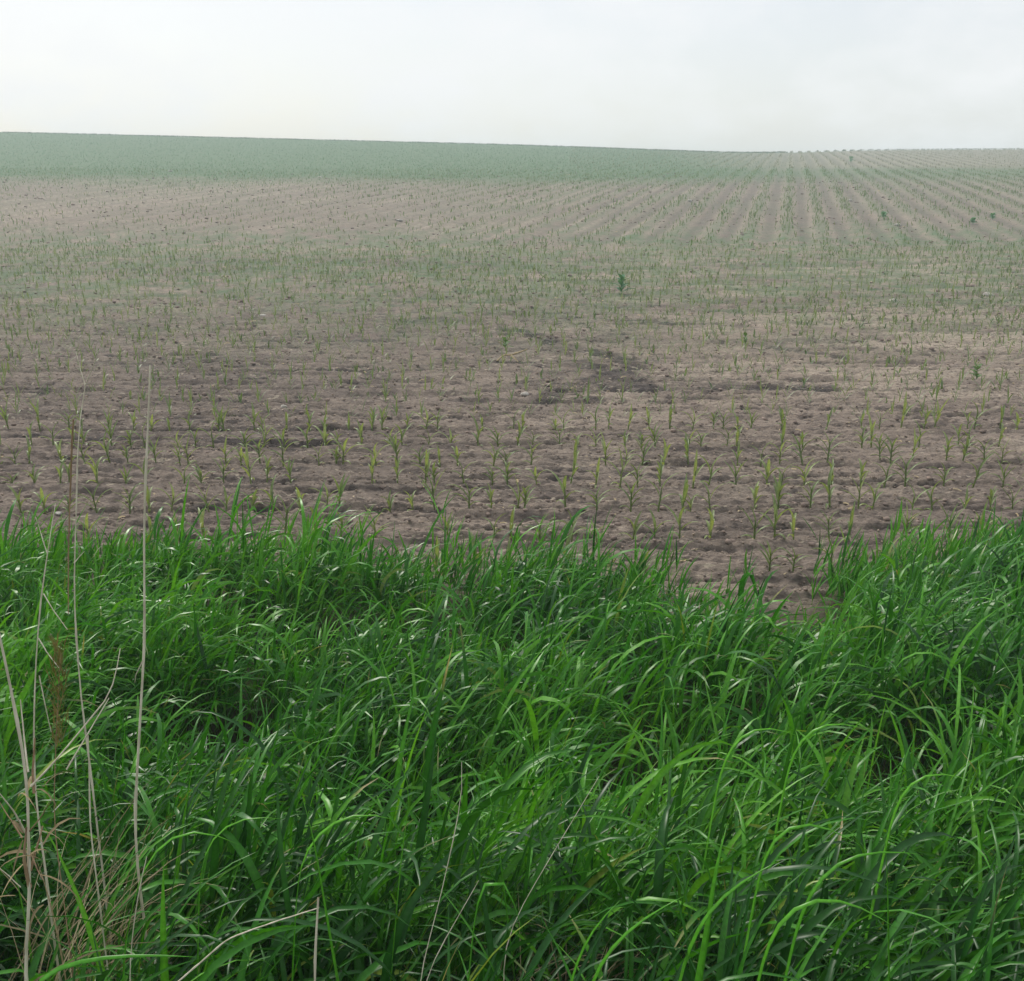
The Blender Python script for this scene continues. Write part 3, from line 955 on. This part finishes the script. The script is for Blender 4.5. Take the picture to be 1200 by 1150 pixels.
o, off = stalk('dry_weed', 'pale brown branching dead weed leaning in from the bottom left corner', [(-3, 735), (6, 770), (14, 815), (23, 860), (33, 905), (34, 950), (31, 985), (37, 1030), (33, 1080), (27, 1150)], 1.75, 0.0026, 0.0058, M_STRAW, seed=4,
      branches=[([(36, 922), (64, 893), (95, 856), (128, 816), (136, 790), (141, 760)], 0.0008, 0.0020, M_STRAW, 0.10),
                ([(78, 902), (104, 858), (128, 818)], 0.0008, 0.0015, M_STRAW, 0.05),
                ([(31, 978), (15, 950), (-2, 928)], 0.0008, 0.0020, M_STRAW, -0.05),
                ([(26, 982), (12, 960), (-2, 938)], 0.0007, 0.0016, M_BROWN, 0.04),
                ([(34, 975), (48, 958), (61, 937)], 0.0006, 0.0016, M_BROWN, -0.04),
                ([(33, 905), (29, 875), (24, 820)], 0.0010, 0.0020, M_STRAW, 0.06),
                ([(36, 1020), (46, 985), (50, 968)], 0.0012, 0.0030, M_BROWN, 0.02),
                ([(35, 1040), (28, 1010), (31, 970)], 0.0016, 0.0040, M_BROWN, -0.02),
                ([(36, 1000), (44, 1020), (51, 1032)], 0.0006, 0.0020, M_BROWN, -0.03),
                ([(24, 1040), (12, 1028), (0, 1018)], 0.0006, 0.0012, M_STRAW, 0.0),
                ([(40, 930), (38, 905), (41, 865)], 0.0014, 0.0026, M_BROWN, 0.03)])
# brown withered leaves that cling to the dead weed
g = np.random.default_rng(77)
for i in range(16):
    c = at(g.normal(40, 11), g.uniform(890, 1090), 1.75 + g.normal(0, 0.03)) - off
    az = np.array([g.uniform(0, 6.28)])
    v, f, cc = grass_leaves(1, c[None, 0], c[None, 1], c[None, 2], np.zeros(1), np.array([g.uniform(0.05, 0.11)]), np.array([g.uniform(0.6, 1.8)]), np.array([g.uniform(1.8, 3.2)]), az, np.array([g.uniform(0.0015, 0.0035)]), 6, True, g, np.array([0.5]))
    link('withered_leaf', mesh_np('withered_leaf', v, f, M_SEED, cols=np.tile(np.array([0.26, 0.21, 0.12]) * g.uniform(0.7, 1.4), (len(v), 1))), parent=o)

# olive seed plume between the stalks
o, off = stalk('seeding_grass', 'olive brown feathery grass head between the dry stalks', [(71, 765), (69, 800), (66, 860), (64, 905), (62, 960)], 1.9, 0.0008, 0.0022, M_BROWN, seed=5, group=None)
o['category'] = 'seed grass'
Vs = []; Fs = []; k0 = 0
for i in range(150):
    c = at(g.normal(69, 4.0), g.uniform(755, 880), 1.9 + g.normal(0, 0.012)) - off
    v, f, cc = grass_leaves(1, c[None, 0], c[None, 1], c[None, 2], np.zeros(1), np.array([g.uniform(0.02, 0.055)]), np.array([0.2]), np.array([g.uniform(0.5, 1.4)]), np.array([g.uniform(0, 6.28)]), np.array([0.0011]), 4, False, g, np.array([0.5]))
    Vs.append(v); Fs.append(f + k0); k0 += len(v)
V = np.concatenate(Vs)
link('seed_head', mesh_np('seed_head', V, np.concatenate(Fs), M_SEED, cols=np.array([0.17, 0.155, 0.055]) * g.uniform(0.7, 1.3, (len(V), 1))), parent=o)

stalk('dry_straw', 'fallen pale straw lying in the dark grass at the bottom left', [(374, 1064), (330, 1078), (298, 1090), (264, 1104), (255, 1112), (207, 1152)], 1.62, 0.0010, 0.0020, M_STRAW, seed=6, ground=False)
stalk('dry_straw', 'short upright straw stub with a swollen tip below the fallen straw', [(373, 1052), (374, 1062), (371, 1085), (369, 1120), (368, 1150)], 1.58, 0.0024, 0.0013, M_STRAW, seed=7)
stalk('dry_straw', 'thin pale straw standing in the dark hollow below the tallest stalk', [(172, 1004), (165, 1026), (160, 1060), (155, 1098), (150, 1150)], 1.66, 0.0009, 0.0016, M_STRAW, seed=8)
stalk('dry_straw', 'short pale stub beside the right branch of the dead weed', [(103, 862), (105, 885), (105, 922), (104, 960)], 1.95, 0.0016, 0.0026, M_STRAW, seed=9)
stalk('dry_straw', 'long thin greenish straw leaning right at the bottom centre', [(702, 910), (672, 960), (645, 1005), (611, 1062), (590, 1100)], 1.75, 0.0007, 0.0015, M_STRAW, seed=10)
stalk('dry_straw', 'thin straw with a bent tip rising at the bottom centre', [(541, 893), (549, 890), (545, 920), (531, 985), (517, 1052), (503, 1100), (490, 1150)], 1.65, 0.0007, 0.0016, M_STRAW, seed=11)
stalk('dry_straw', 'short slanting straw at the foot of the dead thatch', [(561, 1032), (535, 1078), (494, 1148)], 1.6, 0.0008, 0.0014, M_STRAW, seed=12)

# dead thatch, bottom centre, and a little around the dead weed
def thatch(boxes, seed):
    g = np.random.default_rng(seed)
    Vs, Fs, Cs, off = [], [], [], 0
    for (xa, xb, Ya, Yb, n, hh) in boxes:
        Y = g.uniform(Ya, Yb, n); X = g.uniform(xa, xb, n)
        Z = macro(X, Y)
        az = g.normal(0.5, 0.9, n)
        v, f, c = grass_leaves(n, X, Y, Z, g.uniform(0.05, hh, n), g.uniform(0.2, 0.42, n), g.uniform(0.2, 0.9, n), g.uniform(0.7, 1.9, n), az, g.uniform(0.0007, 0.0024, n), 6, False, g, np.full(n, 0.5))
        t = g.random((n, 1))
        col = np.array([0.20, 0.16, 0.09]) * (1 - t) + np.array([0.46, 0.40, 0.26]) * t
        Vs.append(v); Fs.append(f + off); Cs.append(np.repeat(col, 12, 0)); off += len(v)
    return np.concatenate(Vs), np.concatenate(Fs), np.concatenate(Cs)


v, f, c = thatch([(-0.12, 0.20, 1.95, 2.3, 420, 0.40), (-1.08, -0.86, 1.8, 2.2, 300, 0.75), (-1.6, 1.6, 1.3, 3.2, 260, 0.35)], 55)
link('dead_thatch', mesh_np('dead_thatch', v, f, M_SEED, cols=c), kind='stuff', label='withered brown straw lying between the green grass at the bottom')

# ------------------------------------------------------------------ single broad blades that stand out
def blade(label, pts, Y, wid, tone=0.6, tip=0.0, base=True):
    """pts from the lowest visible spot to the tip"""
    n0, NB = len(pts), 34
    P = [at(p[0], p[1], Y + tip * i / (n0 - 1)) for i, p in enumerate(pts)]
    if base:
        q = P[0].copy(); q[0] -= 0.10 * np.sign(P[min(1, n0 - 1)][0] - P[0][0] + 1e-6)
        q[2] = float(macro(q[0], q[1])) - 0.02
        P = [q] + P
    P = np.array(P)
    Q = resample(P, NB)
    T = np.gradient(Q, axis=0); T /= np.linalg.norm(T, axis=1)[:, None]
    # the blade lies across the direction it bends in
    hv = Q[-1] - Q[0]; hv[2] = 0
    if np.linalg.norm(hv) < 0.08: hv = np.array([0.05, 1.0, 0])
    hv /= np.linalg.norm(hv)
    side = np.array([-hv[1], hv[0], 0.65 * (1 if hv[0] > 0 else -1) * abs(hv[0])]); side /= np.linalg.norm(side)
    S = np.tile(side, (NB, 1)); S -= T * (S * T).sum(1)[:, None]; S /= np.linalg.norm(S, axis=1)[:, None]
    Nn = np.cross(T, S)
    s = np.linspace(0, 1, NB)
    W = wid * 0.62 * (np.clip(0.3 + 1.6 * s, 0, 1) * (1 - s ** 4) + 0.02)
    org = Q[0].copy()
    v, f, m = ribbons((Q - org)[None], S[None], W[None], (Nn * (W * 0.3)[:, None])[None])
    c = (G1 + (G2 - G1) * tone) * 1.2
    cols = np.tile(c, (len(v), 1)); cols[1::3] *= 1.2
    o = link('grass_blade', mesh_np('grass_blade', v, f, M_GRASS, cols=cols), label=label, cat='grass blade', group='broad grass blades in the foreground', loc=org)
    md = o.modifiers.new('thickness', 'SOLIDIFY'); md.thickness = 0.0004
    return o


blade('broad upright blade with a blunt pale tip right of the bottom centre', [(832, 1080), (836, 1035), (842, 1000), (847, 978), (852, 967)], 1.62, 0.024, 0.5, 0.05)
blade('long flat blade lying almost level along the bottom left', [(31, 1143), (65, 1132), (110, 1122), (160, 1118), (236, 1122)], 1.50, 0.013, 0.3)
blade('arching blade over the dark hollow at the lower left', [(146, 1100), (168, 1012), (190, 978), (221, 964), (250, 968), (280, 990)], 1.68, 0.012, 0.7)
blade('pale level blade just right of the arching lower left blade', [(235, 1000), (257, 964), (280, 955), (305, 952), (333, 960)], 1.85, 0.010, 0.9)
blade('upright pale blade tip right of the level blade', [(376, 1040), (368, 985), (362, 960), (354, 934)], 1.80, 0.016, 0.9)
blade('arching blade reaching right from the upright pale tip', [(350, 1010), (368, 974), (400, 954), (432, 944), (463, 961)], 1.82, 0.014, 0.8)
blade('blade hooked over to the left near the middle of the grass', [(471, 1000), (482, 935), (483, 912), (476, 892), (461, 881)], 2.0, 0.014, 0.9)
blade('straight upright broad blade in the centre of the grass', [(627, 930), (624, 880), (621, 845), (618, 815)], 2.45, 0.017, 0.8)
blade('upright blade left of the central broad blade', [(580, 960), (572, 925), (565, 900), (560, 880)], 2.2, 0.014, 0.6)
blade('arching blade above the lower right corner, tip pointing right', [(893, 1010), (910, 966), (928, 958), (947, 956), (988, 978), (1012, 993)], 1.85, 0.012, 0.6)
blade('lowest arching blade at the bottom right', [(895, 1120), (914, 1068), (938, 1050), (965, 1044), (1011, 1060), (1052, 1089)], 1.6, 0.012, 0.7)
blade('long arching blade crossing the upright folded tip at right', [(935, 1080), (960, 1021), (990, 1000), (1020, 993), (1084, 1002)], 1.7, 0.012, 0.5)
blade('upright blade with a folded tip at the lower right', [(1040, 1090), (1040, 1040), (1038, 1000), (1036, 972)], 1.72, 0.014, 0.6)
blade('long blade sweeping up right from the bottom, right of centre', [(800, 1132), (823, 1072), (855, 1040), (885, 1022), (915, 1008)], 1.58, 0.015, 0.5)
blade('short curved blade at the bottom edge just right of the thatch', [(668, 1150), (690, 1091), (706, 1070), (727, 1055)], 1.52, 0.016, 0.5)
blade('long blade rising right from the bottom edge beside the short curved one', [(690, 1152), (721, 1099), (757, 1072), (802, 1050)], 1.50, 0.014, 0.5)
blade('dark blade hanging down to the right over the thatch', [(560, 1040), (570, 1010), (584, 1005), (598, 1040), (616, 1104)], 1.58, 0.013, 0.3)
blade('pale arch at the right, left one of two side by side', [(845, 900), (863, 860), (882, 850), (903, 848), (936, 863)], 2.5, 0.013, 0.9)
blade('pale arch at the right, right one of two side by side', [(925, 895), (941, 856), (962, 846), (985, 843), (1022, 857)], 2.5, 0.013, 0.8)
blade('pale arch near the right edge of the grass', [(1050, 940), (1068, 908), (1082, 902), (1100, 901), (1142, 916)], 2.2, 0.012, 0.9)
blade('tall upright blade tip against the soil, right of centre', [(776, 700), (780, 670), (785, 640), (790, 612)], 5.6, 0.013, 0.2)
blade('dark drooping broad blade against the soil gap at right', [(868, 715), (868, 690), (871, 672), (880, 668), (889, 705)], 5.5, 0.030, 0.2)

# ------------------------------------------------------------------ things in the field
def spot(px_, py_, y_lo=5.0, y_hi=214.0):
    """first place where the sight line meets the ground"""
    ys = np.geomspace(y_lo, y_hi, 4000)
    u, v = (px_ - 600.0) / FPX, (py_ - 575.0) / FPX
    d = np.array([u, CP - v * SP, -SP - v * CP])
    X = d[0] * ys / d[1]; Z = CAM_Z + d[2] * ys / d[1]
    hit = np.where(Z <= macro(X, ys) + 0.0)[0]
    i = hit[0] if len(hit) else -1
    x, y = X[i], ys[i]
    return np.array([x, y, float(ground_z(x, y)[0])])


def weed(label, px_, py_, h, nl, lw, col, seed, cat='weed', group='weeds in the field'):
    g = np.random.default_rng(seed)
    p = spot(px_, py_)
    o = link('field_weed', None, label=label, cat=cat, group=group, loc=p)
    st = np.array([[0, 0, -0.03], [0.01, 0, h * 0.4], [-0.01, 0.01, h * 0.8], [0, 0, h]])
    v, f = tube(st, np.array([0.012, 0.010, 0.007, 0.003]) * h / 0.45, 5)
    link('stem', mesh_np('stem', v, f, M_FAR, cols=np.tile(col * 1.1, (len(v), 1))), parent=o)
    for i in range(nl):
        t = (i + 0.5) / nl
        az = i * 2.4 + g.normal(0, 0.3)
        ln = h * (0.80 - 0.40 * t) * g.uniform(0.8, 1.2)
        P = leaf_path(h * (0.08 + 0.85 * t), ln, 0.9 - 0.5 * t, 2.0 - 0.7 * t, az, 7)[None]
        s = np.linspace(0, 1, 7)
        W = (lw * (0.12 + np.sin(math.pi * np.clip(s * 0.95 + 0.03, 0, 1)) ** 0.8) * (1 + 0.2 * np.cos(s * 19)))[None]
        side = np.array([-math.sin(az), math.cos(az), 0])
        v, f, _ = ribbons(P, np.tile(side, (1, 7, 1)), W, np.tile([0, 0, lw * 0.25], (1, 7, 1)))
        link('leaf', mesh_np('leaf', v, f, M_FAR, cols=np.tile(col * g.uniform(0.8, 1.2), (len(v), 1))), parent=o)


DKG, LTG = np.array([0.05, 0.125, 0.065]), np.array([0.11, 0.20, 0.07])
weed('dark green broadleaf weed standing alone in the middle of the field', 728, 346, 0.42, 13, 0.055, DKG * 1.5, 1)
weed('light green low weed beside the tan maize stalk in the field', 592, 412, 0.20, 9, 0.030, LTG, 2)
weed('light green bushy weed near the right edge of the field', 1144, 446, 0.20, 10, 0.028, LTG, 3)
weed('dark weed on the middle slope right of the long green rows', 1035, 258, 0.30, 10, 0.10, DKG * 2.1, 4)
weed('dark weed on the middle slope near the right edge, left of a pair', 1140, 262, 0.26, 9, 0.10, DKG * 2.1, 5)
weed('dark weed on the middle slope near the right edge, right of a pair', 1163, 259, 0.28, 9, 0.10, DKG * 2.1, 6)
weed('dark weed on the far brown slope below the skyline', 997, 191, 0.6, 8, 0.2, DKG * 2.1, 7)
weed('light green weed right of the washed gully', 873, 408, 0.22, 8, 0.026, LTG, 8)


def stone(label, px_, py_, r, seed, mat=M_STONE, flat=0.6, name='stone', lift=0.25):
    V, F = lump_mesh('s', seed, None, 2, flat)
    V = V * (0.9 + 0.0 * V)
    p = spot(px_, py_)
    link(name, mesh_np(name, V * r, F, mat, shade_smooth=False), label=label, cat='stone', group='pale stones in the field', loc=p + np.array([0, 0, r * lift]), rot=(0, 0, seed))


stone('rounded grey stone half hidden behind the grass at the right edge', 1185, 640, 0.075, 1, M_FSTONE, 0.8)
stone('tiny white stone at the top of the left slope', 200, 202, 0.20, 2)
stone('white flat stone on the left middle slope', 468, 259, 0.16, 3, flat=0.45)
stone('small white stone left of the other near the right edge', 1047, 354, 0.10, 4)
stone('small white stone nearest the right edge of the field', 1158, 347, 0.12, 5)
stone('white flat stone in the left field above the dark furrows', 308, 372, 0.09, 6, flat=0.4)
stone('pale stone on the slope between the long rows', 808, 236, 0.16, 7)
stone('pale stone left of the dark weed on the middle slope', 996, 236, 0.16, 8)
stone('white stone low on the slope below the pale rows at right', 1052, 266, 0.16, 9)
stone('white stone on the far left slope under the green hill', 375, 209, 0.18, 10)
stone('small pale stone in the left field beyond the furrows', 333, 481, 0.045, 11)
stone('pale stone on the left near the grass below the furrows', 69, 605, 0.035, 12, flat=0.4)
stone('pale stone beside the washed gully', 615, 466, 0.05, 13)

# tan piece of last year's maize stalk
p = spot(598, 424)
o = link('stalk_residue', None, label='tan piece of old maize stalk lying left of the gully', cat='stalk residue', loc=p)
P = np.array([[-0.20, -0.1, 0.02], [-0.1, 0, 0.10], [0.02, 0.05, 0.09], [0.16, 0.1, 0.13], [0.26, 0.1, 0.17]])
link('stem', stem_mesh('stem', P[::-1], 0.010, 0.013, M_TAN, 10, 6), parent=o)
v, f, _ = ribbons(resample(np.array([[0.0, 0.03, 0.09], [0.06, -0.05, 0.06], [0.12, -0.12, 0.01]]), 6)[None], np.tile([0.4, 0.6, 0.7], (1, 6, 1)), np.linspace(0.022, 0.006, 6)[None])
link('husk', mesh_np('husk', v, f, M_TAN), parent=o)

# bits of pale residue
g = np.random.default_rng(66)
n = 1500
Y = 7.0 * (100 / 7.0) ** g.random(n); X = g.uniform(-0.52, 0.52, n) * Y
m = Y > edge_y(X) + 0.1
X, Y = X[m], Y[m]; n = len(X)
Z = ground_z(X, Y)
a = g.uniform(0, 6.28, n); ln = 0.012 + 0.0026 * Y * g.random(n) ** 1.6
d = np.stack([np.cos(a), np.sin(a), g.normal(0, 0.12, n)], 1)
P = np.stack([X, Y, Z + 0.012], 1)[:, None] + d[:, None] * (np.linspace(-1, 1, 3)[None, :, None] * ln[:, None, None])
P[:, 1, 2] += 0.25 * ln
S = np.repeat(np.stack([-np.sin(a), np.cos(a), 0.4 + 0 * a], 1)[:, None], 3, 1)
v, f, _ = ribbons(P, S, np.repeat((0.003 + 0.22 * ln * g.random(n))[:, None], 3, 1))
link('straw_bits', mesh_np('straw_bits', v, f, M_TAN), kind='stuff', label='tiny pale straw and husk bits strewn over the soil')


# ------------------------------------------------------------------ haze
hm, ht, ho = new_mat('haze')
pv = ht.nodes.new('ShaderNodeVolumePrincipled')
pv.inputs['Color'].default_value = (0.82, 0.95, 1.0, 1)
pv.inputs['Density'].default_value = 0.0021
pv.inputs['Anisotropy'].default_value = 0.0
ht.links.new(pv.outputs[0], ho.inputs['Volume'])
x0, x1, y0, y1, z0, z1 = -620, 620, -60, 440, -1.3, 13.2
V = [(x, y, z) for z in (z0, z1) for y in (y0, y1) for x in (x0, x1)]
F = [(0, 2, 3, 1), (4, 5, 7, 6), (0, 1, 5, 4), (2, 6, 7, 3), (0, 4, 6, 2), (1, 3, 7, 5)]
link('haze', mesh_np('haze', V, F, hm, shade_smooth=False), kind='stuff', label='pale bluish summer haze over the distant field')
